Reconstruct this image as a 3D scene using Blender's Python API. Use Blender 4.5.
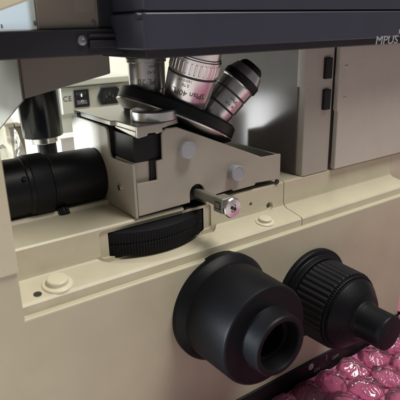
import bpy, bmesh, math, random
from mathutils import Vector, Matrix, noise
random.seed(7)
for o in list(bpy.data.objects): bpy.data.objects.remove(o)
sc = bpy.context.scene
COL = sc.collection
S = 0.001                                   # all shapes are written in millimetres
PI = math.pi

# ------------------------------------------------------------------ camera
CAM = Vector((-159.9, -281.8, 168.8))
yaw, pitch, roll = 0.607647, 0.330819, -0.023501
cd = bpy.data.cameras.new('camera'); cam = bpy.data.objects.new('camera', cd); COL.objects.link(cam)
fwd = Vector((math.sin(yaw)*math.cos(pitch), math.cos(yaw)*math.cos(pitch), -math.sin(pitch)))
r0 = Vector((math.cos(yaw), -math.sin(yaw), 0)); u0 = r0.cross(fwd)
rt = r0*math.cos(roll) + u0*math.sin(roll); up = -r0*math.sin(roll) + u0*math.cos(roll)
cam.matrix_world = Matrix(((rt.x, up.x, -fwd.x, CAM.x*S), (rt.y, up.y, -fwd.y, CAM.y*S), (rt.z, up.z, -fwd.z, CAM.z*S), (0, 0, 0, 1)))
cd.sensor_width = 36; cd.sensor_height = 36; cd.lens = 36*508.755/400
cd.clip_start = 0.01; cd.clip_end = 50
cd.dof.use_dof = True; cd.dof.focus_distance = 0.43; cd.dof.aperture_fstop = 16
sc.camera = cam

# ------------------------------------------------------------------ light
w = bpy.data.worlds.new('World'); sc.world = w; w.use_nodes = True
bg = w.node_tree.nodes['Background']; bg.inputs[0].default_value = (0.95, 0.97, 1.0, 1); bg.inputs[1].default_value = 0.10
def area(name, loc, target, sx, sy, power, col):
    l = bpy.data.lights.new(name, 'AREA'); l.shape = 'RECTANGLE'; l.size = sx; l.size_y = sy; l.energy = power; l.color = col
    o = bpy.data.objects.new(name, l); COL.objects.link(o); o.location = loc
    o.rotation_euler = (Vector(target) - Vector(loc)).to_track_quat('-Z', 'Y').to_euler(); return o
area('ceiling_lamp', (0.60, -0.45, 1.75), (0.1, 0.0, 0.0), 1.2, 0.5, 31, (1.0, 0.97, 0.91))
area('back_ceiling_lamp', (-0.3, 0.30, 1.5), (-0.1, 0.76, 0.1), 0.9, 0.3, 3.6, (1.0, 0.97, 0.88))
area('window_lamp', (-1.50, 0.22, 0.22), (0.1, 0.105, 0.085), 0.30, 0.22, 52, (0.78, 0.90, 1.0))
area('reflection_light', (-0.402, 0.735, -0.075), (0.168, 0.12, 0.09), 0.085, 0.13, 0.75, (0.97, 0.98, 1.0))  # added area light, makes the white reflection on the column side
sc.view_settings.view_transform = 'Standard'; sc.view_settings.look = 'None'
sc.view_settings.exposure = 0.42; sc.view_settings.gamma = 1
sc.render.engine = 'CYCLES'
sc.cycles.max_bounces = 8; sc.cycles.transparent_max_bounces = 12

# ------------------------------------------------------------------ materials
def mat(name, col, rough=0.5, metal=0.0, var=0.06, bump=0.15, bscale=900, vscale=30, coat=0.0, spec=0.5, spots=0.0, grime=0.0):
    m = bpy.data.materials.new(name); m.use_nodes = True; nt = m.node_tree; n = nt.nodes; L = nt.links
    p = n['Principled BSDF']; tc = n.new('ShaderNodeTexCoord')
    a = n.new('ShaderNodeTexNoise'); a.inputs['Scale'].default_value = vscale; a.inputs['Detail'].default_value = 5
    L.new(tc.outputs['Object'], a.inputs['Vector'])
    mx = n.new('ShaderNodeMix'); mx.data_type = 'RGBA'
    mx.inputs[6].default_value = tuple(c*(1-var) for c in col)+(1,); mx.inputs[7].default_value = tuple(min(1, c*(1+var)) for c in col)+(1,)
    L.new(a.outputs['Fac'], mx.inputs[0]); out = mx.outputs[2]
    if spots:
        v = n.new('ShaderNodeTexNoise'); v.inputs['Scale'].default_value = 420; v.inputs['Detail'].default_value = 3
        L.new(tc.outputs['Object'], v.inputs['Vector'])
        rp = n.new('ShaderNodeValToRGB'); rp.color_ramp.elements[0].position = 0.70; rp.color_ramp.elements[1].position = 0.76
        L.new(v.outputs['Fac'], rp.inputs[0]); mu = n.new('ShaderNodeMath'); mu.operation = 'MULTIPLY'; mu.inputs[1].default_value = spots
        L.new(rp.outputs[0], mu.inputs[0]); m2 = n.new('ShaderNodeMix'); m2.data_type = 'RGBA'
        L.new(mu.outputs[0], m2.inputs[0]); L.new(out, m2.inputs[6]); m2.inputs[7].default_value = (0.30, 0.27, 0.22, 1); out = m2.outputs[2]
    if grime:
        g = n.new('ShaderNodeTexNoise'); g.inputs['Scale'].default_value = 16; g.inputs['Detail'].default_value = 9; g.inputs['Roughness'].default_value = 0.68; g.inputs['Distortion'].default_value = 0.8
        L.new(tc.outputs['Object'], g.inputs['Vector']); r3 = n.new('ShaderNodeValToRGB'); r3.color_ramp.elements[0].position = 0.48; r3.color_ramp.elements[1].position = 0.74
        L.new(g.outputs['Fac'], r3.inputs[0]); m3 = n.new('ShaderNodeMath'); m3.operation = 'MULTIPLY'; m3.inputs[1].default_value = grime; L.new(r3.outputs[0], m3.inputs[0])
        m4 = n.new('ShaderNodeMix'); m4.data_type = 'RGBA'; L.new(m3.outputs[0], m4.inputs[0]); L.new(out, m4.inputs[6]); m4.inputs[7].default_value = (col[0]*0.62, col[1]*0.58, col[2]*0.5, 1); out = m4.outputs[2]
    L.new(out, p.inputs['Base Color'])
    b = n.new('ShaderNodeTexNoise'); b.inputs['Scale'].default_value = bscale; b.inputs['Detail'].default_value = 2
    L.new(tc.outputs['Object'], b.inputs['Vector'])
    mr = n.new('ShaderNodeMapRange'); mr.inputs[3].default_value = rough*0.85; mr.inputs[4].default_value = min(1, rough*1.15)
    L.new(a.outputs['Fac'], mr.inputs[0]); L.new(mr.outputs[0], p.inputs['Roughness'])
    if bump:
        bp = n.new('ShaderNodeBump'); bp.inputs['Strength'].default_value = bump; bp.inputs['Distance'].default_value = 0.0003
        L.new(b.outputs['Fac'], bp.inputs['Height']); L.new(bp.outputs[0], p.inputs['Normal'])
    p.inputs['Metallic'].default_value = metal; p.inputs['Coat Weight'].default_value = coat; p.inputs['Specular IOR Level'].default_value = spec
    return m
CREAM = mat('cream_enamel', (0.60, 0.545, 0.40), 0.42, var=0.09, bump=0.12, spots=0.35, grime=0.28)
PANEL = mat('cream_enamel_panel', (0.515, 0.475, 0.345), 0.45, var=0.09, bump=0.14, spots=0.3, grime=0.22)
TAUPE = mat('taupe_enamel', (0.42, 0.38, 0.315), 0.42, bump=0.12, spots=0.2, grime=0.22)
GREIGE = mat('greige_enamel', (0.42, 0.39, 0.335), 0.38, bump=0.10)
BROWN = mat('grey_brown_enamel', (0.25, 0.225, 0.195), 0.5)
BLOCKS = mat('window_lit_blue_grey', (0.105, 0.118, 0.130), 0.45)  # block's window-facing side; the window tint and dimming are put into its colour
CHEEK = mat('shaded_grey_brown', (0.15, 0.135, 0.11), 0.5)  # bracket's left face, its shade from the window put into the colour
COVER = mat('silver_grey_enamel', (0.53, 0.50, 0.43), 0.28, grime=0.15, var=0.05, bump=0.08)
SATIN = mat('satin_taupe_metal', (0.46, 0.43, 0.375), 0.24, metal=0.3, bump=0.06)
GLOSSB = mat('glossy_black_enamel', (0.012, 0.013, 0.018), 0.2, var=0.2, bump=0.05)
BLACK = mat('black_plastic', (0.008, 0.008, 0.010), 0.42, var=0.25, bump=0.15, bscale=1600, spec=0.28)
SIDE = mat('dark_semigloss_side', (0.115, 0.100, 0.094), 0.14, var=0.08, bump=0, spec=0.22, grime=0.3)  # column side, darker and glossier than the column front
KNOB = mat('black_knob_plastic', (0.0055, 0.0055, 0.007), 0.46, var=0.25, bump=0.2, bscale=1400, spec=0.15, spots=0.10)
RUBBER = mat('black_ribbed_rubber', (0.008, 0.008, 0.010), 0.55, var=0.3, spec=0.25)
HOLE = mat('black_opening', (0.006, 0.006, 0.006), 0.8, bump=0)
STAGE = mat('slate_anodised_metal', (0.040, 0.042, 0.062), 0.4, var=0.08, bump=0.1)
STAGED = mat('dark_anodised_metal', (0.020, 0.021, 0.028), 0.42, var=0.1)
GAP = mat('shadow_gap_black', (0.03, 0.028, 0.026), 0.7, bump=0)
CHROME = mat('satin_chrome', (0.62, 0.60, 0.60), 0.24, metal=1.0, var=0.05, bump=0.05)
BRUSH = mat('ribbed_steel', (0.60, 0.60, 0.60), 0.32, metal=1.0, var=0.08, bump=0.1)
OBJM = mat('objective_nickel', (0.62, 0.60, 0.60), 0.27, metal=0.95, var=0.1, bump=0.02)
GREYP = mat('grey_plastic', (0.36, 0.36, 0.385), 0.5, bump=0.15)
RODM = mat('olive_grey_metal', (0.24, 0.225, 0.185), 0.4, metal=0.35)
CAPM = mat('cream_plastic', (0.70, 0.65, 0.48), 0.3, bump=0.05)
INK = mat('dark_ink', (0.055, 0.052, 0.054), 0.6, bump=0)
FADEDINK = mat('faded_ink', (0.30, 0.29, 0.29), 0.6, bump=0)
WHITEINK = mat('pale_ink', (0.72, 0.70, 0.68), 0.5, bump=0)
LETTER = mat('silver_lettering', (0.46, 0.45, 0.47), 0.35, metal=0.3, bump=0)
PSUM = mat('pale_grey_green_enamel', (0.50, 0.50, 0.425), 0.5, grime=0.2)
SWITCH = mat('black_switch_plastic', (0.015, 0.015, 0.016), 0.35)
WALLM = mat('cream_wall_paint', (0.74, 0.71, 0.60), 0.8, vscale=4)
TABLEM = mat('pale_laminate', (0.62, 0.55, 0.52), 0.45, vscale=8)
CARD = mat('white_card', (0.80, 0.75, 0.74), 0.75, bump=0.1)
KRAFT = mat('brown_card', (0.36, 0.30, 0.22), 0.8, bump=0.2)

def film(name, tint, gl, fog, bs, bd):
    m = bpy.data.materials.new(name); m.use_nodes = True; nt = m.node_tree; n = nt.nodes; L = nt.links
    for q in list(n): n.remove(q)
    out = n.new('ShaderNodeOutputMaterial'); tr = n.new('ShaderNodeBsdfTransparent'); tr.inputs[0].default_value = tint+(1,)
    df = n.new('ShaderNodeBsdfDiffuse'); df.inputs[0].default_value = (tint[0]*0.9, tint[1]*0.75, tint[2]*0.8, 1)
    tl = n.new('ShaderNodeBsdfTranslucent'); tl.inputs[0].default_value = tint+(1,)
    g = n.new('ShaderNodeBsdfGlossy'); g.inputs[0].default_value = (1, 1, 1, 1); g.inputs['Roughness'].default_value = 0.06
    tc = n.new('ShaderNodeTexCoord'); nz = n.new('ShaderNodeTexNoise'); nz.inputs['Scale'].default_value = bs; nz.inputs['Detail'].default_value = 2
    nz.inputs['Distortion'].default_value = 1.6
    L.new(tc.outputs['Object'], nz.inputs['Vector']); bp = n.new('ShaderNodeBump'); bp.inputs['Strength'].default_value = 1.0; bp.inputs['Distance'].default_value = bd
    L.new(nz.outputs['Fac'], bp.inputs['Height'])
    fr = n.new('ShaderNodeLayerWeight'); fr.inputs['Blend'].default_value = gl
    for q in (g, fr, df, tl): L.new(bp.outputs[0], q.inputs['Normal'])
    a0 = n.new('ShaderNodeMixShader'); a0.inputs[0].default_value = 0.5; L.new(df.outputs[0], a0.inputs[1]); L.new(tl.outputs[0], a0.inputs[2])
    a1 = n.new('ShaderNodeMixShader'); a1.inputs[0].default_value = fog; L.new(tr.outputs[0], a1.inputs[1]); L.new(a0.outputs[0], a1.inputs[2])
    a2 = n.new('ShaderNodeMixShader'); L.new(fr.outputs['Fresnel'], a2.inputs[0]); L.new(a1.outputs[0], a2.inputs[1]); L.new(g.outputs[0], a2.inputs[2])
    L.new(a2.outputs[0], out.inputs[0]); return m
PINKFILM = film('pink_bubble_film', (0.97, 0.76, 0.86), 0.36, 0.09, 48, 0.0035)
CLEARFILM = film('clear_crinkled_film', (0.96, 0.96, 0.93), 0.36, 0.14, 40, 0.002)
PINKBASE = mat('pink_backing_film', (0.42, 0.13, 0.235), 0.2, var=0.3, vscale=60, bump=1.0, bscale=90)

# ------------------------------------------------------------------ helpers
def empty(name, loc, label, cat):
    o = bpy.data.objects.new(name, None); COL.objects.link(o); o.location = Vector(loc)*S; o.empty_display_size = 0.02
    o['label'] = label; o['category'] = cat; o['wl'] = 0; del o['wl']; return o
def origin(o):
    v = Vector((0, 0, 0))
    while o is not None: v = v + o.location; o = o.parent
    return v
def link(name, me, mats, parent=None, bevel=0.0, seg=3, label=None):
    if not isinstance(mats, (list, tuple)): mats = [mats]
    for m in mats: me.materials.append(m)
    # move the object's origin to the middle of its mesh
    c = Vector((0, 0, 0))
    if me.vertices:
        lo = Vector(min(v.co[i] for v in me.vertices) for i in range(3)); hi = Vector(max(v.co[i] for v in me.vertices) for i in range(3)); c = (lo+hi)/2
    me.transform(Matrix.Translation(-c))
    o = bpy.data.objects.new(name, me); COL.objects.link(o)
    if parent is not None: o.parent = parent; o.location = c - origin(parent)
    else: o.location = c
    if bevel:
        b = o.modifiers.new('bevel', 'BEVEL'); b.width = bevel*S; b.segments = seg; b.limit_method = 'ANGLE'; b.angle_limit = 0.6; b.harden_normals = True
    if label: o['label'] = label
    return o
def finish(bm, ang=0.62, recalc=True):
    if recalc: bmesh.ops.recalc_face_normals(bm, faces=bm.faces)
    for f in bm.faces: f.smooth = True
    for e in bm.edges:
        e.smooth = not (len(e.link_faces) == 2 and e.calc_face_angle(0) > ang)
    me = bpy.data.meshes.new('mesh'); bm.to_mesh(me); bm.free(); me.transform(Matrix.Scale(S, 4)); return me
def bm_new(): return bmesh.new()
AX = {'x': lambda u, v, t: (t, u, v), 'y': lambda u, v, t: (u, t, v), 'z': lambda u, v, t: (u, v, t)}
def prism(bm, poly, axis, a, b, mi=0):
    f = AX[axis]; A = [bm.verts.new(f(u, v, a)) for u, v in poly]; B = [bm.verts.new(f(u, v, b)) for u, v in poly]; n = len(poly); fs = []
    fs.append(bm.faces.new(A)); fs.append(bm.faces.new(B[::-1]))
    for i in range(n): fs.append(bm.faces.new((A[i], B[i], B[(i+1) % n], A[(i+1) % n])))
    for q in fs: q.material_index = mi
    return bm
def box(bm, x0, x1, y0, y1, z0, z1, mi=0): return prism(bm, [(x0, y0), (x1, y0), (x1, y1), (x0, y1)], 'z', z0, z1, mi)
def rrect(x0, x1, y0, y1, r, n=5):
    p = []
    for cx, cy, a in ((x1-r, y0+r, -PI/2), (x1-r, y1-r, 0), (x0+r, y1-r, PI/2), (x0+r, y0+r, PI)):
        p += [(cx+r*math.cos(a+PI/2*i/n), cy+r*math.sin(a+PI/2*i/n)) for i in range(n+1)]
    return p
def frame_of(d):
    d = Vector(d).normalized(); t = Vector((0, 0, 1)) if abs(d.z) < 0.9 else Vector((0, 1, 0)); u = t.cross(d).normalized(); return u, d.cross(u), d
def lathe(bm, prof, o, d, seg=72, mi=0, rib=None):
    """prof: (radius, height[, material]); rib: (h0, h1, count, depth) cuts grooves into that height range"""
    u, v, d = frame_of(d); o = Vector(o); rings = []
    if rib: seg = rib[2]*4
    for q in prof:
        r, h = q[0], q[1]
        if r <= 1e-6: rings.append([bm.verts.new(o+d*h)]); continue
        ring = []
        for i in range(seg):
            a = 2*PI*i/seg; rr = r
            if rib and rib[0] <= h <= rib[1] and i % 4 in (0, 1): rr = r - rib[3]
            ring.append(bm.verts.new(o+d*h+(u*math.cos(a)+v*math.sin(a))*rr))
        rings.append(ring)
    for k in range(len(rings)-1):
        A, B = rings[k], rings[k+1]; m = prof[k+1][2] if len(prof[k+1]) > 2 else mi
        for i in range(seg):
            j = (i+1) % seg
            if len(A) == 1 and len(B) == 1: continue
            if len(A) == 1: f = bm.faces.new((A[0], B[i], B[j]))
            elif len(B) == 1: f = bm.faces.new((A[i], B[0], A[j]))
            else: f = bm.faces.new((A[i], B[i], B[j], A[j]))
            f.material_index = m
    return bm
def part(name, bm, mats, parent, bevel=0.0, ang=0.62, label=None, seg=3): return link(name, finish(bm, ang), mats, parent, bevel, seg, label)
def boolean(ob, cutter_bm, op='DIFFERENCE'):
    me = finish(cutter_bm); c = bpy.data.objects.new('cutter', me); COL.objects.link(c)
    c.location = -origin(ob); c.location = (0, 0, 0)
    bpy.context.view_layer.update()
    m = ob.modifiers.new('cut', 'BOOLEAN'); m.object = c; m.operation = op; m.solver = 'EXACT'
    bv = [q for q in ob.modifiers if q.type == 'BEVEL']
    for q in bv: q.show_viewport = False
    dg = bpy.context.evaluated_depsgraph_get(); nm = bpy.data.meshes.new_from_object(ob.evaluated_get(dg))
    ob.modifiers.remove(m); ob.data = nm; bpy.data.objects.remove(c)
    b2 = bmesh.new(); b2.from_mesh(nm)
    for f in b2.faces: f.smooth = True
    for e in b2.edges: e.smooth = not (len(e.link_faces) == 2 and e.calc_face_angle(0) > 0.62)
    b2.to_mesh(nm); b2.free()
    for q in bv: q.show_viewport = True
def text_mesh(body, size, fn, align='CENTER', shear=0.0, bold=0.0, depth=0.0, space=1.0):
    """letters laid out flat in millimetres, then every point sent through fn(u, v, w) -> world millimetres"""
    c = bpy.data.curves.new('t', 'FONT'); c.body = body; c.size = size; c.align_x = align; c.align_y = 'CENTER'; c.shear = shear; c.offset = bold
    c.extrude = depth; c.space_character = space; c.resolution_u = 3
    o = bpy.data.objects.new('t', c); COL.objects.link(o); bpy.context.view_layer.update()
    me = bpy.data.meshes.new_from_object(o.evaluated_get(bpy.context.evaluated_depsgraph_get())); bpy.data.objects.remove(o); bpy.data.curves.remove(c)
    for v in me.vertices: v.co = Vector(fn(*v.co))*S
    me.update(); return me
def text(name, body, size, fn, m, parent, **k): return link(name, text_mesh(body, size, fn, **k), m, parent)

# ------------------------------------------------------------------ setting
bm = bm_new(); box(bm, -1500, 2200, -900, 720, -205, -165.5)
tb = part('tabletop', bm, TABLEM, None, 2); tb['kind'] = 'structure'
bm = bm_new(); box(bm, -2500, 3500, 760, 800, -900, 2200)
wl = part('back_wall', bm, WALLM, None); wl['kind'] = 'structure'

# ------------------------------------------------------------------ microscope
ms = empty('inverted_microscope', (100, 130, -165), 'cream inverted microscope with black focus knobs and a dark slate stage', 'microscope')
# side panel: one L-shaped plate, low under the ledge and tall at the left pillar
bm = bm_new(); prism(bm, [(-260, -165), (302, -165), (302, 2.2), (-94.8, 2.2), (-94.8, 260), (-260, 260)], 'y', 0, 7)
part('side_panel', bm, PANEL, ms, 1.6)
bm = bm_new(); box(bm, -258, -96, 6.5, 96, -165, 150); box(bm, -130, -97, 96.2, 175, 114, 149.8); box(bm, -258, -96, 6.5, 58, 150.2, 258); part('pillar_with_light_block', bm, PANEL, ms, 1.5)  # pillar deepened, with an unseen box added behind it to block window light
bm = bm_new(); prism(bm, [(-259.6, 34.6), (-94.6, 34.6), (-94.6, 259.4), (-259.6, 259.4)], 'y', -1.6, -0.1); part('pillar_cover', bm, CREAM, ms, 1.2)
LP = [(4.6, -164), (4.6, 8.2), (6.2, 9.9), (24, 13.2), (27, 15.2), (28, 18.5), (28, 35.6), (29.3, 36.8), (72, 36.8), (74, 39.4), (140, 39.4), (140, -164)]
LR = [(4.6, -164), (4.6, 8.2), (6.2, 9.9), (24, 13.2), (27, 15.2), (28, 18.5), (28, 35.6), (29.3, 36.8), (250, 36.8), (250, -164)]
bm = bm_new(); prism(bm, LP, 'x', -94.4, 145.9); led = part('ledge_housing', bm, [CREAM], ms, 0.5)
cut = bm_new(); lathe(cut, [(0, 10.9), (66.9, 10.9), (66.9, 31.2), (0, 31.2)], (18, 82, 0), (0, 0, 1), 160)
boolean(led, cut)
cut = bm_new(); prism(cut, [(18+76*math.cos(a), 82+76*math.sin(a)) for a in [math.radians(226+i*(88/40)) for i in range(41)]], 'z', 9.6, 20); boolean(led, cut)
cut = bm_new(); prism(cut, rrect(-31, 66, 13.2, 34.2, 3.5), 'y', 16, 29.6); boolean(led, cut)
cut = bm_new(); prism(cut, [(40, 20), (62, 20), (62, 66), (40, 66)], 'z', 33.2, 60); boolean(led, cut)
cut = bm_new(); lathe(cut, [(0, -3), (1.6, -3), (1.6, 8), (0, 8)], (108, 28, 24.2), (0, 1, 0), 24)
lathe(cut, [(0, -3), (3.6, -3), (3.6, 0.8), (2.6, 1.6), (2.6, 10), (0, 10)], (129.5, 28, 17.8), (0, 1, 0), 32); boolean(led, cut)
bm = bm_new(); prism(bm, LR, 'x', 146.7, 301.5); prism(bm, [(28.1, -164), (28.1, 35.6), (29.4, 36.8), (250, 36.8), (250, -164)], 'x', 301.7, 430)
part('ledge_housing', bm, CREAM, ms, 0.5)
bm = bm_new(); box(bm, 145.7, 146.9, 5.2, 139, -160, 8.8); box(bm, 145.7, 146.9, 28.8, 139, 8, 36); part('seam_gasket', bm, GAP, ms)
bm = bm_new(); lathe(bm, [(0, 0), (2.5, 0), (2.5, 6), (0, 6)], (108, 34, 24.2), (0, 1, 0), 24); lathe(bm, [(0, 0), (2.55, 0), (2.55, 3), (0, 3)], (129.5, 36, 17.8), (0, 1, 0), 24); part('hole_lining', bm, HOLE, ms)
bm = bm_new(); box(bm, 40.2, 61.8, 30.5, 65.8, 33.3, 34.0); part('slider_bay_floor', bm, HOLE, ms)
# plugs on the ledge
for cx, cy, cz, k in ((-68, 15, 10.8, 1.0), (111.5, 14.2, 10.9, 0.80)):
    bm = bm_new(); lathe(bm, [(0, -2), (10.2*k, -2), (10.2*k, 1.2*k), (9.4*k, 2*k), (7.3*k, 2.2*k), (7.0*k, 3*k), (7.0*k, 5*k), (6.2*k, 5.7*k), (0, 5.9*k)], (cx, cy, cz), (0, -0.15, 1), 48)
    part('ledge_plug', bm, CAPM, ms, 0.4, 0.3)
bm = bm_new(); lathe(bm, [(0, -1), (2.6, -1), (2.6, 0.25), (0, 0.25)], (-82.5, 11, 10.9), (0, -0.15, 1), 24); part('slot_screw', bm, GAP, ms)
# thumb wheel in the rear wall of the ledge
bm = bm_new(); lathe(bm, [(0, 0), (64.2, 0), (65.6, 1.0), (66, 2.4), (66, 9.2), (65.2, 9.7), (65.2, 10.3), (66, 10.8), (66, 17), (65.4, 18.4), (64, 19), (0, 19)], (18, 82, 11.6), (0, 0, 1), rib=(2, 17.5, 190, 0.8))
part('thumb_wheel', bm, RUBBER, ms, ang=0.5)
# coarse focus knob
KA = Vector((53, 0, -40.5))
bm = bm_new(); lathe(bm, [(0, -3), (44.4, -3), (44.6, 4.6), (44.0, 5.6), (40.6, 10.2), (39.6, 11.0), (38.4, 51.5), (37.8, 53.2), (36.6, 54), (24.6, 54), (23.4, 54.4), (23.1, 55.4), (22.6, 67.5), (21.9, 68.8), (20.9, 69), (18.8, 68.8), (18.0, 67.8), (16.6, 58), (13.4, 57.6), (13.2, 48), (0, 48)], KA, (0, -1, 0), 128)
part('focus_knob', bm, KNOB, ms, 0.0, 0.42, label='large smooth hollow-ended black focus knob')
# ribbed fine focus knob
KB = Vector((157, 0, -64.3))
fk = lathe(bm_new(), [(0, -3), (42.4, -3), (42.4, 3.4), (41.4, 4.6), (38.2, 5.2), (37.6, 6), (37.4, 10), (36.4, 11), (33.5, 11.4), (33.5, 12.5), (0, 12.5)], KB, (0, -1, 0), 128)
fo = part('focus_knob', fk, KNOB, ms, 0, 0.42, label='ribbed black focus knob with a slim grip end')
bm = bm_new(); lathe(bm, [(0, 12), (35.2, 12), (35.8, 13), (34.9, 41.0), (34.3, 42.0), (0, 42.0)], KB, (0, -1, 0), rib=(12.5, 41.5, 44, 1.0)); part('ribbed_grip', bm, RUBBER, fo, 0, 0.5)
bm = bm_new(); lathe(bm, [(0, 41), (33.3, 41.6), (33.5, 42.4), (33.5, 44.0), (32.6, 44.8), (0, 44.8)], KB, (0, -1, 0), rib=(42, 44.3, 90, 0.6)); part('click_ring', bm, KNOB, fo, 0, 0.5)
bm = bm_new(); lathe(bm, [(0, 44), (31.0, 44.4), (30.8, 47.0), (29.9, 48.4), (22.6, 56.2), (20.6, 57.6), (17.4, 58.6), (16.6, 59.8), (15.6, 61), (14.9, 64), (14.9, 82.5), (14.3, 83.7), (13, 84.2), (0, 84.2)], KB, (0, -1, 0), 96); part('slim_grip', bm, KNOB, fo, 0, 0.42)
# black foot strip with its printed legend
bm = bm_new(); box(bm, -258, 300, -2, 3, -164.5, -140.2); ft = part('foot_strip', bm, BLACK, ms, 0.6)
leg = lambda x, z: (lambda u, v, ww: (x+u, -2.25, z+v))
bm = bm_new(); lathe(bm, [(2.5, 0), (3.3, 0), (3.3, 0.3), (2.5, 0.3), (2.5, 0)], (161, -2.0, -146.5), (0, -1, 0), 32)
for a in range(0, 180, 45):
    c_, s_ = math.cos(math.radians(a)), math.sin(math.radians(a)); prism(bm, [(161+2.6*c_-0.3*s_, -146.5+2.6*s_+0.3*c_), (161-2.6*c_-0.3*s_, -146.5-2.6*s_+0.3*c_), (161-2.6*c_+0.3*s_, -146.5-2.6*s_-0.3*c_), (161+2.6*c_+0.3*s_, -146.5+2.6*s_-0.3*c_)], 'y', -2.3, -1.9)
part('lamp_symbol', bm, WHITEINK, ft)
text('legend_text', 'ON', 5.6, leg(169.5, -153.6), FADEDINK, ft); text('legend_text', 'OFF', 5.6, leg(196.5, -150.5), FADEDINK, ft)
bm = bm_new(); box(bm, 182.6, 183.2, -2.25, -1.9, -149, -142.5); part('legend_mark', bm, FADEDINK, ft)

# ---- nosepiece housing: sheet-metal box with a sloping right half
nh_bm = bm_new()
arch = [(52+6.6*math.cos(a), 46.5+6.6*math.sin(a)) for a in [PI*i/10 for i in range(11)]]
prism(nh_bm, [(0.6, 38.6), (0.6, 63.4), (17.5, 63.1), (17.6, 77.2), (22.6, 77.6), (23.0, 95.5), (24.2, 98.4), (27, 99.7), (36, 99.5), (119, 63.6), (140, 63.2), (140, 40.6), (112, 42.4), (111, 40.6), (88, 40.2), (87, 42.2), (58.6, 40.0)] + arch + [(45.4, 39.6)], 'y', 26.4, 29)
nh = part('nosepiece_housing', nh_bm, TAUPE, ms, 0.8)
bm = bm_new(); prism(bm, [(26.6, 37.4), (26.8, 76.6), (28.2, 77.6), (60, 76.4), (62.5, 77.5), (64, 80), (64.4, 94), (65.4, 97.2), (68, 99), (130, 99.5), (133, 98.6), (134, 96), (134, 39.6), (74.5, 39.6), (71, 37.2)], 'x', -1.8, 0.4); part('side_plate', bm, TAUPE, nh, 0.8)
bm = bm_new(); prism(bm, [(0.6, 39.8), (0.6, 98), (36, 98), (119, 62.5), (139.9, 62), (139.9, 39.8)], 'y', 131, 134); part('back_plate', bm, TAUPE, nh, 0.4)
bm = bm_new(); box(bm, 137.6, 139.9, 29.2, 130.8, 40.2, 62.6); part('end_plate', bm, TAUPE, nh, 0.3)
bm = bm_new(); box(bm, 2, 136, 30, 130, 39.8, 56); part('inner_block', bm, BLACK, nh, 0.5)
bm = bm_new(); box(bm, 1.2, 20, 31.5, 60, 39.9, 77.4); part('inner_bracket', bm, TAUPE, nh, 0.4)
bm = bm_new(); prism(bm, [(0.7, 62), (14.2, 62), (14.2, 77), (26, 77), (26, 98), (0.7, 98)], 'y', 64, 66); part('inner_wall', bm, HOLE, nh)
bm = bm_new(); box(bm, 2.2, 40, 31, 63.6, 77.6, 96.6); part('slide_block', bm, BLACK, nh, 0.6)
bm = bm_new(); box(bm, 13.6, 22, 29.6, 31.3, 60, 77.5); part('slide_stop', bm, HOLE, nh)
# top plate and its folded front lip
bm = bm_new(); prism(bm, [(-0.4, 61), (2.8, 58), (2.8, 27.6), (26, 27.6), (44, 36), (46, 130), (-0.4, 130)], 'z', 100.2, 104.0)
prism(bm, [(2.6, 95.8), (10.3, 96.8), (11.2, 98.4), (17.4, 98.2), (18, 97.0), (22.9, 98.2), (22.9, 104.2), (2.6, 104.2)], 'y', 25.0, 27.8)
prism(bm, [(27.9, 95.9), (60, 98.6), (60, 100.4), (27.9, 100.4)], 'x', 2.7, 5.2); part('top_plate', bm, SATIN, nh, 0.7)
bm = bm_new(); lathe(bm, [(0, 0), (16.8, 0), (17.4, 0.8), (17.4, 6.8), (16.6, 7.6), (13, 7.8), (0, 7.8)], (28.5, 46, 103.8), (0, 0, 1), rib=(1.2, 6.2, 70, 0.12)); part('clamp_ring', bm, BRUSH, nh, 0, 0.5)
bm = bm_new(); box(bm, -1.6, 1.6, 116, 121, 99.6, 103.2); part('corner_stop', bm, BLACK, nh, 0.4)
for cx, cz in ((41.5, 82.4), (88, 56.4)):
    bm = bm_new(); lathe(bm, [(0, -1), (6.4, -1), (6.6, 5.6), (6.2, 6.3), (5.4, 6.5), (5.1, 6.2), (0, 6.2)], (cx, 26.4, cz), (0, -1, 0), 48); part('cap_button', bm, GREYP, nh, 0, 0.45)
bm = bm_new(); lathe(bm, [(0, 0), (2.3, 0), (2.1, 1.4), (0.8, 1.5), (0.7, 0.7), (0, 0.7)], (-1.8, 49, 56), (-1, 0, 0), 24); part('side_screw', bm, CHROME, nh)
bm = bm_new(); lathe(bm, [(0, -1), (2.0, -1), (2.0, 0.6), (0, 0.7)], (137.5, 27.6, 38.4), (0, -1, 0), 20); part('pivot_pin', bm, GAP, nh)

# ---- slider rod
bm = bm_new(); prism(bm, [(51.2, 42.6), (57.6, 40.6), (58.4, 45.4), (57.6, 48.0), (52, 49.2), (51.0, 47.6)], 'y', 2.5, 62); sl = part('filter_slider', bm, RODM, ms, 0.7)
bm = bm_new(); box(bm, 49.8, 60.4, -8.2, 3.2, 38.6, 50.4); part('slider_block', bm, RODM, sl, 1.2)
bm = bm_new(); prism(bm, rrect(-6, 0.6, 41.6, 47.2, 0.8), 'x', 49.5, 49.75); a_ = part('block_frame', bm, GAP, sl)
bm = bm_new(); prism(bm, rrect(-5.2, -0.2, 42.5, 46.3, 0.6), 'x', 49.3, 49.7); part('block_inlay', bm, RODM, sl)
bm = bm_new(); lathe(bm, [(0, 0), (3.6, 0), (3.6, 1.4), (7.1, 1.6), (7.6, 2.2), (7.6, 4.0), (6.9, 4.8), (3.0, 5.2), (2.6, 5.0), (2.4, 3.6), (0, 3.4)], (56.0, -8.2, 43.8), (0, -1, 0), 56); part('screw_head', bm, CHROME, sl, 0, 0.4)
bm = bm_new(); lathe(bm, [(0, 0), (1.3, 0), (1.2, 1.3), (0, 1.4)], (56.0, -11.6, 43.8), (0, -1, 0), 6); part('hex_socket', bm, GAP, sl)

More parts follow.
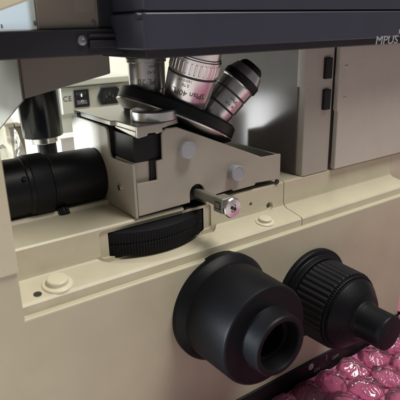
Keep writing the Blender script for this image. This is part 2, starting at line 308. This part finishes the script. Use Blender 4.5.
# ---- revolving nosepiece with three objectives
AL = 0.46; ax = Vector((math.sin(AL), 0, math.cos(AL))); uu = Vector((math.cos(AL), 0, -math.sin(AL))); vv = Vector((0, 1, 0)); T = Vector((63.5, 74, 95.3))
bm = bm_new(); lathe(bm, [(0, -6), (42, -6), (48.4, -2.0, 1), (50.2, -0.6, 1), (50.4, 0.4, 1), (50.0, 1.0, 1), (49.6, 1.4), (50.0, 1.9), (50.0, 9.0), (48.6, 10.6), (30, 14.2), (0, 15)], T, ax, 140); tu = part('revolving_nosepiece', bm, [BLACK, CHROME], ms, 0, 0.45)
def socket(phi):
    return T + ax*12.5 + (uu*math.cos(phi)+vv*math.sin(phi))*31, (ax*math.cos(AL)+(uu*math.cos(phi)+vv*math.sin(phi))*math.sin(AL)).normalized()
def wrap(o, d, r, h, ang):
    u, v, d = frame_of(d); toc = (CAM-o); base = math.atan2(toc.dot(v), toc.dot(u)); o = Vector(o)
    # the objective points up, so its lettering reads upside down from here
    return lambda s, t, ww: o + d*(h - t) + (u*math.cos(base+ang-s/r)+v*math.sin(base+ang-s/r))*(r+0.12+ww)
def objective(o, d, prof, lines, label, rib=None):
    o = Vector(o); d = Vector(d).normalized(); bm = bm_new(); lathe(bm, prof, o, d, 96)
    ob = part('objective', bm, [OBJM, BLACK, CHROME, INK], ms, 0, 0.42, label=label)
    if rib:
        h0, h1, r = rib; b2 = bm_new(); lathe(b2, [(r-1, h0), (r, h0), (r+0.4, h0+0.6), (r+0.4, h1-0.6), (r, h1), (r-1, h1)], o, d, rib=(h0+0.3, h1-0.3, 34, 0.9)); part('knurled_collar', b2, OBJM, ob, 0, 0.5)
    for body, size, r, h, ang in lines: text('engraved_text', body, size, wrap(o, d, r, h, ang), INK, ob, bold=0.0)
    return ob
objective((41.0, 76, 118.6), (0, 0, 1), [(0, -3), (13.0, -3), (13.4, 1), (13.4, 4), (14.2, 4.6), (14.4, 24), (15.6, 24.6), (15.6, 27.4), (15.0, 28.0, 3), (15.0, 29.2, 3), (15.6, 29.6), (15.6, 34), (13, 35), (0, 35.4)],
    [('PL 20', 6.2, 14.2, 10.6, -0.02), ('0.40', 3.6, 14.3, 17.4, 0.25), ('160/-', 3.2, 14.35, 21.8, 0.3)], 'upright nickel objective under the dark stage')
objective((58.0, 46, 118.0), (0.14, -0.281, 0.95), [(0, -5), (16.5, -5), (17.4, 0.6), (17.8, 2), (18.6, 17.6), (18.0, 18.2, 3), (18.0, 19.0, 3), (18.6, 19.4), (18.6, 21), (18.7, 29), (19.0, 29.2), (19.0, 31), (18.3, 31.6, 3), (18.3, 32.4), (17.4, 33), (17.0, 39), (15, 41), (0, 41.4)],
    [('SPlan 40PL', 6.0, 18.15, 6.6, 0.05), ('0.70', 3.2, 18.5, 12.6, -0.15), ('160/0.17', 3.0, 18.6, 15.9, -0.2), ('40', 3.6, 17.2, 36.4, -0.1)], 'widest nickel objective with a knurled collar, leaning towards the viewer', rib=(20.6, 28.8, 18.6))
objective((91.5, 54, 102.0), (0.63, -0.26, 0.74), [(0, -9), (13.6, -9), (14.0, 1.0), (14.0, 5.0), (13.3, 5.5, 3), (13.3, 6.2, 3), (14.5, 6.6), (14.5, 18), (13.9, 18.5, 3), (13.9, 19.2, 3), (14.5, 19.6), (14.7, 27.4), (15.4, 28.4, 0), (15.5, 28.6, 1), (16.0, 29.2, 1), (16.0, 34.2, 1), (15.6, 34.8, 1), (15.2, 35, 0), (12.2, 42.2, 0), (11.2, 42.5, 1), (9.6, 46.0, 1), (8.0, 47.4, 1), (0, 47.6, 1)],
    [('SPlan', 3.6, 14.55, 14.6, 0.45), ('10  0.30', 2.9, 14.55, 10.2, 0.4)], 'objective with a black band and silver nose, leaning far to the right')
for phi in (0, 60, 120):
    o, d = socket(math.radians(phi)); bm = bm_new(); lathe(bm, [(0, -3), (11.5, -3), (11.5, 2.4), (10.6, 3), (0, 3)], o, d, 40); part('socket_cap', bm, BLACK, tu, 0, 0.5)

# ---- right-hand body column
bm = bm_new(); prism(bm, [(168.4, 52), (168.4, 30), (168.8, 28.6), (170.2, 28), (202.5, 28), (202.5, 33), (420, 33), (420, 240), (168.4, 240)], 'z', 37.0, 149.0); co = part('rear_column', bm, GREIGE, ms, 0.4)
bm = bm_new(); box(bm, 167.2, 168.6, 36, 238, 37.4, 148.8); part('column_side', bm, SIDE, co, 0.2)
bm = bm_new(); prism(bm, [(166.0, 36), (166.0, 29), (166.4, 28.0), (167.6, 27.6), (184, 27.7), (184, 36)], 'z', 116.5, 148.8); part('column_cover', bm, GREIGE, co, 0.3)
bm = bm_new(); prism(bm, [(206.6, 38.2), (206.6, 92), (205.0, 94), (205.0, 148.6), (418, 148.6), (418, 38.2)], 'y', 23.2, 28.6); pl = part('access_cover', bm, COVER, ms, 0.7)
for z in (131.6, 103.8):
    bm = bm_new(); lathe(bm, [(0, -1), (1.3, -1), (1.2, 0.5), (0.7, 0.9), (0, 1.0)], (213.6, 23.2, z), (0, -1, 0), 20); part('rivet', bm, CHROME, pl, 0, 0.5)
for z0, z1 in ((122, 140), (95, 113)):
    bm = bm_new(); box(bm, 189.5, 197.5, 24.6, 30, z0, z1); part('hinge_block', bm, BLACK, co, 0.8)
bm = bm_new(); box(bm, 202.7, 206.9, 29.4, 32.9, 37.4, 148.5); part('cover_gap', bm, GAP, co)

# ---- stage
bm = bm_new(); prism(bm, rrect(-4.6, 380, -5, 210, 3.0), 'z', 155.2, 176.6); st = part('mechanical_stage', bm, STAGE, ms, 1.2)
bm = bm_new(); prism(bm, rrect(-2.6, 380, -4.4, 210, 3), 'z', 177.7, 214); part('stage_top_plate', bm, STAGE, st, 1.0)
bm = bm_new(); box(bm, 0, 376, -1, 205, 176.4, 177.9); part('stage_seam', bm, GAP, st)
bm = bm_new(); box(bm, 2, 376, 6, 205, 149.4, 155.4); part('stage_underplate', bm, STAGED, st, 0.8)
bm = bm_new(); lathe(bm, [(0, 0), (2.2, 0), (2.2, 3), (0, 3)], (-4.4, -1, 174.6), (-1, 0, 0), 20); part('stage_pin', bm, STAGED, st)
text('name_lettering', 'MPUS', 9.6, lambda u, v, ww: (212.6+u*1.3, -5.35+ww, 153.2+v), LETTER, st, align='LEFT', shear=0.12, bold=0.012, depth=0.25)
bm = bm_new(); box(bm, 244.4, 245.0, -5.25, -4.9, 158, 161.6); part('scale_mark', bm, WHITEINK, st)
# left stage rail and block
bm = bm_new(); box(bm, -190, 40, 35, 205, 152.0, 168.0); ra = part('stage_rail', bm, STAGED, ms, 0.9)
bm = bm_new(); lathe(bm, [(0, 0), (3.2, 0), (3.0, 1.8), (1.4, 2.0), (1.2, 0.9), (0, 0.9)], (-27.6, 35, 161.4), (0, -1, 0), 28); part('rail_screw', bm, CHROME, ra, 0, 0.4)
for z0, z1 in ((163.2, 165.0), (156.2, 161.2)):
    bm = bm_new(); box(bm, -23, 12, 32.4, 35.6, z0, z1); part('guide_bar', bm, STAGED, ra, 0.6)
bm = bm_new(); prism(bm, [(-52, 40), (12, 40), (12, 200), (-52, 200)], 'z', 168.3, 230); sb = part('stage_block', bm, BROWN, ms, 1.2)
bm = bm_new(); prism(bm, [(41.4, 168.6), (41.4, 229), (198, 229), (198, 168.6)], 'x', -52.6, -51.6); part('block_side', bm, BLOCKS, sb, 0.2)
bm = bm_new(); box(bm, -28.5, -14.5, 39.2, 41, 178, 200); part('label_plate', bm, BROWN, sb, 0.3)
bm = bm_new(); box(bm, -12.6, 8, 38.4, 41, 168.6, 228); part('block_cover', bm, STAGED, sb, 0.6)
for y, z in ((118, 170.6), (44, 171.6)):
    bm = bm_new(); lathe(bm, [(0, 0), (1.5, 0), (1.5, 0.6), (0, 0.6)], (-52.5, y, z+0.6), (-1, 0, 0), 20); part('block_screw', bm, GAP, sb)
bm = bm_new(); lathe(bm, [(0, 0), (1.6, 0), (1.5, 0.9), (0, 1.0)], (-16.6, 40, 169.8+2), (0, -1, 0), 20); part('block_screw', bm, CHROME, sb)
# illumination arm rising from the pillar
bm = bm_new(); prism(bm, [(-150, 163), (-82.8, 177.4), (-56, 186.4), (20, 212), (20, 260), (-150, 260)], 'y', 16, 32); part('illumination_arm', bm, CAPM, ms, 1.0)
# bracket under the stage
bm = bm_new(); prism(bm, [(-57, 124.4), (7.6, 136.6), (7.6, 151.6), (-57, 151.6)], 'y', 70, 200); br = part('stage_bracket', bm, BROWN, ms, 1.0)
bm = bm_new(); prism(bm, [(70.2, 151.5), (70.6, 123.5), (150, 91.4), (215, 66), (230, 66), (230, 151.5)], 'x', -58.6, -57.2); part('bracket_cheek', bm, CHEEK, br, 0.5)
# black tube hanging below the bracket
bm = bm_new(); lathe(bm, [(0, 0), (17.6, 0), (18.0, 1), (18.2, 60), (0, 60)], (-14, 176, 77), (-0.03, 0, 1), 72); tu2 = part('condenser_tube', bm, GLOSSB, ms, 0, 0.42)
bm = bm_new(); lathe(bm, [(0, -6), (12.2, -6), (12.4, -5.6), (12.4, 1), (0, 1)], (-14, 176, 77), (-0.03, 0, 1), 64); part('silver_ring', bm, CHROME, tu2, 0, 0.42)
bm = bm_new(); lathe(bm, [(0, -40), (8.6, -40), (8.6, -5), (0, -5)], (-12, 176, 77), (-0.03, 0, 1), 48); part('lens_end', bm, BLACK, tu2, 0, 0.42)
# horizontal black tube entering the housing from the left
CY = Vector((-1.6, 90, 57.5))
bm = bm_new(); lathe(bm, [(0, 0), (19.8, 0), (21.2, 1.6), (21.6, 4), (21.8, 40), (22.2, 40.4), (22.2, 42), (21.6, 42.6), (22.4, 52), (23.4, 52.4), (23.4, 60), (22.6, 61), (22.4, 94), (0, 94)], CY, (-1, 0, 0), 96); pt = part('side_port_tube', bm, BLACK, ms, 0, 0.42)
bm = bm_new(); lathe(bm, [(22, 42.5), (23.6, 43), (23.9, 44), (23.9, 56.5), (23.4, 57.4), (22, 57.8)], CY, (-1, 0, 0), 96); part('collar', bm, RUBBER, pt, 0, 0.42)
for px_, a in ((-48, 0.62), (-65, 0.55)):
    d = Vector((0, -math.cos(a), math.sin(a))); bm = bm_new(); lathe(bm, [(0, 20), (1.7, 20), (1.6, 22.9 if px_ > -60 else 24.2), (0.9, 22.5 if px_ > -60 else 23.8), (0, 22.4 if px_ > -60 else 23.6)], (px_, CY.y, CY.z), d, 20); part('set_screw', bm, BLACK, pt, 0, 0.4)
d = Vector((0, -0.62, -0.78)); bm = bm_new(); lathe(bm, [(0, 18), (2.2, 18), (2.2, 23), (4.6, 23.2), (4.8, 24), (4.8, 28), (4.2, 28.8), (0, 29)], (-38.5, CY.y, CY.z), d, rib=(23, 28.5, 18, 0.4)); part('thumb_screw', bm, BLACK, pt, 0, 0.5)

# ------------------------------------------------------------------ power supply behind the microscope
ps = empty('power_supply', (95, 360, -165), 'pale power supply with a black rocker switch and mains inlet, behind the microscope', 'power supply')
bm = bm_new(); box(bm, 44, 146, 303, 430, -165, 108); part('case', bm, PSUM, ps, 1.5)
bm = bm_new(); box(bm, 40, 148, 296, 434, 104.6, 112.4); part('lid', bm, PSUM, ps, 1.5)
bm = bm_new(); box(bm, 52, 134, 300, 303.5, 73, 103.4); pp = part('rear_panel', bm, PSUM, ps, 0.6)
bm = bm_new(); prism(bm, rrect(66.6, 86, 79.5, 100, 1), 'y', 298.6, 301); sw = part('rocker_switch', bm, SWITCH, ps, 0.5)
bm = bm_new(); prism(bm, [(-2.5, 83), (1.4, 90.2), (-1.4, 97), (4, 97), (4, 83)], 'x', 70, 82.4); me = finish(bm); me.transform(Matrix.Translation((0, 0.2985, 0))); link('rocker', me, SWITCH, sw, 0.4)
bm = bm_new(); box(bm, 75.6, 76.6, 296.6, 298.4, 92, 95.4); part('switch_mark', bm, WHITEINK, sw)
text('switch_mark', 'O', 4.4, lambda u, v, ww: (76+u, 297.0, 86.5+v), WHITEINK, sw)
hexp = [(96.4, 89.3), (100.5, 79.4), (122, 79.4), (127, 84), (127, 96), (122, 100.6), (102, 100.6)]
bm = bm_new(); prism(bm, hexp, 'y', 297.4, 301); inl = part('mains_inlet', bm, SWITCH, ps, 0.8)
bm = bm_new(); prism(bm, [(104, 83.2), (119, 83.2), (119, 93), (115.5, 96.6), (107.5, 96.6), (104, 93)], 'y', 296.9, 298); part('inlet_socket', bm, HOLE, inl)
for x in (107.4, 111.5, 115.6):
    bm = bm_new(); box(bm, x-0.8, x+0.8, 295.6, 298, 87.4 if x != 111.5 else 90, 91 if x != 111.5 else 93.6); part('pin', bm, CHROME, inl)
text('approval_mark', 'CE', 8.6, lambda u, v, ww: (59+u, 299.7, 90.5+v), GAP, pp, space=1.1)

# ------------------------------------------------------------------ packing things behind, at the left
cb = empty('packing_carton', (45, 275, -165), 'white carton standing behind the black tube', 'carton')
bm = bm_new(); box(bm, 32, 58, 263, 288, -165, 52); part('carton_body', bm, CARD, cb, 0.8)
bm = bm_new(); box(bm, 31, 59, 262, 275, 52.2, 53.4); box(bm, 31, 59, 275.6, 289, 52.2, 53.4); part('flap', bm, CARD, cb)
kb = empty('brown_carton', (-28, 226, -165), 'narrow brown carton standing beside the clear plastic bag', 'carton')
bm = bm_new(); box(bm, -33, -20, 215, 237, -165, 80); part('carton_body', bm, KRAFT, kb, 0.8)
bm = bm_new(); box(bm, -34, -19, 214, 226, 80.2, 81.4); box(bm, -34, -19, 226.6, 238, 80.2, 81.4); part('flap', bm, KRAFT, kb)
def crumple(center, radii, seed, amp, sub=5):
    bm = bm_new(); bmesh.ops.create_icosphere(bm, subdivisions=sub, radius=1)
    for v in bm.verts:
        n = v.co.normalized(); s = 0
        for k, fr in enumerate((1.6, 3.4, 7.0)):
            s += (0.5-abs(noise.noise(n*fr+Vector((seed, k*7.1, 0)))))*amp/(1+k*0.8)
        v.co = Vector(center) + Vector((n.x*radii[0], n.y*radii[1], n.z*radii[2]))*(0.75+s)
    return bm
bg_ = part('plastic_bag', crumple((-72, 178, -45), (40, 30, 138), 3.0, 0.8, 4), CLEARFILM, None, 0, 0.12)
bg_['label'] = 'crumpled clear plastic bag at the left behind the black horizontal tube'; bg_['category'] = 'plastic bag'

# ------------------------------------------------------------------ pink bubble wrap on the table
bw = empty('bubble_wrap', (190, -110, -165), 'pink bubble wrap spread on the table in front of the microscope foot', 'bubble wrap')
def ground(x, y):
    b = -157.5 + 3.5*noise.noise(Vector((x*0.012, y*0.012, 2.2))) + 2.0*noise.noise(Vector((x*0.03, y*0.03, 5.1)))
    t = max(0.0, min(1.0, (x-262)/70)); t = t*t*(3-2*t); u_ = max(0.0, min(1.0, (y+70)/70)); u_ = u_*u_*(3-2*u_)
    return b + 26*t*(0.35+0.65*u_)
x0, x1, y0, y1, st_ = -40, 620, -330, 180, 5.0
bm = bm_new(); nx, ny = int((x1-x0)/st_), int((y1-y0)/st_)
G = {}
for i in range(nx+1):
    for j in range(ny+1):
        x, y = x0+i*st_, y0+j*st_
        if y > -4 and x < 303: continue
        G[i, j] = bm.verts.new((x, y, ground(x, y)))
for (i, j) in list(G):
    q = [(i, j), (i+1, j), (i+1, j+1), (i, j+1)]
    if all(k in G for k in q): bm.faces.new([G[k] for k in q])
part('backing_film', bm, PINKBASE, bw, 0, 1.5)
bm = bm_new(); sp = 31.0; R0 = 16.0; row = 0; y = -21.0+7*26.846
while y > -210:
    x = -30 + (sp/2 if row % 2 else 0)
    while x < 440:
        bx_, by_ = x+random.uniform(-2, 2), y+random.uniform(-2, 2)
        if bx_ < 322 and y > -18: by_ = 99
        elif bx_ < 322: by_ = min(by_, -20.5)
        if by_ < 90 or bx_ >= 322:
            H = random.uniform(7.5, 11); sd = random.random()*90; rings = []; N = 72; M = 20
            tilt = (random.uniform(-.16, .16), random.uniform(-.16, .16)); squash = random.uniform(0.88, 1.12); sa = random.uniform(0, PI)
            cuts = [(random.uniform(0, 2*PI), random.uniform(0.45, 0.85), random.uniform(0.25, 0.8)) for _ in range(4)]
            folds = [(random.uniform(0, PI), random.uniform(-0.5, 0.5), random.uniform(0.7, 2.0)) for _ in range(6)]
            for k in range(M+1):
                t = k/M; rr = R0*math.cos(t*PI/2)**0.5 if t < 1 else 0.0; hh = H*math.sin(t*PI/2)**0.8; ring = []
                for i in range(N if t < 1 else 1):
                    a = 2*PI*i/N; cx, cy = rr*math.cos(a), rr*math.sin(a); nx_, ny_, z = cx/R0, cy/R0, hh
                    for ca, cdist, cs in cuts:                       # flattened facets where the film has collapsed
                        e = nx_*math.cos(ca)+ny_*math.sin(ca)-cdist+0.55*z/H-0.25
                        if e > 0: z -= e*cs*H
                    for fa, fd, fh in folds:                         # thin raised creases
                        e = abs(nx_*math.cos(fa)+ny_*math.sin(fa)-fd+0.16*noise.noise(Vector((nx_*2.2+sd, ny_*2.2, fa))))
                        if e < 0.085: z += fh*(1-e/0.085)*min(1.0, t*3)*0.8
                    z -= 1.6*abs(noise.noise(Vector((cx*0.14+sd, cy*0.14, hh*0.1))))*min(1.0, t*3)
                    wob = 1 + 0.16*noise.noise(Vector((math.cos(a)*1.3+sd, math.sin(a)*1.3, t*1.5)))
                    wob *= 1 + (squash-1)*math.cos(2*(a-sa))
                    px_, py_ = bx_+cx*wob, by_+cy*wob
                    if px_ < 300: py_ = min(py_, -2.6)
                    ring.append(bm.verts.new((px_, py_, ground(px_, py_)+0.5+max(0.0, z+(cx*tilt[0]+cy*tilt[1])*t))))
                rings.append(ring)
            for k in range(M):
                A, B = rings[k], rings[k+1]
                for i in range(N):
                    j = (i+1) % N
                    if len(B) == 1: bm.faces.new((A[i], A[j], B[0]))
                    else: bm.faces.new((A[i], A[j], B[j], B[i]))
        x += sp
    y -= sp*0.866; row += 1
link('air_bubbles', finish(bm, 0.5, False), PINKFILM, bw)
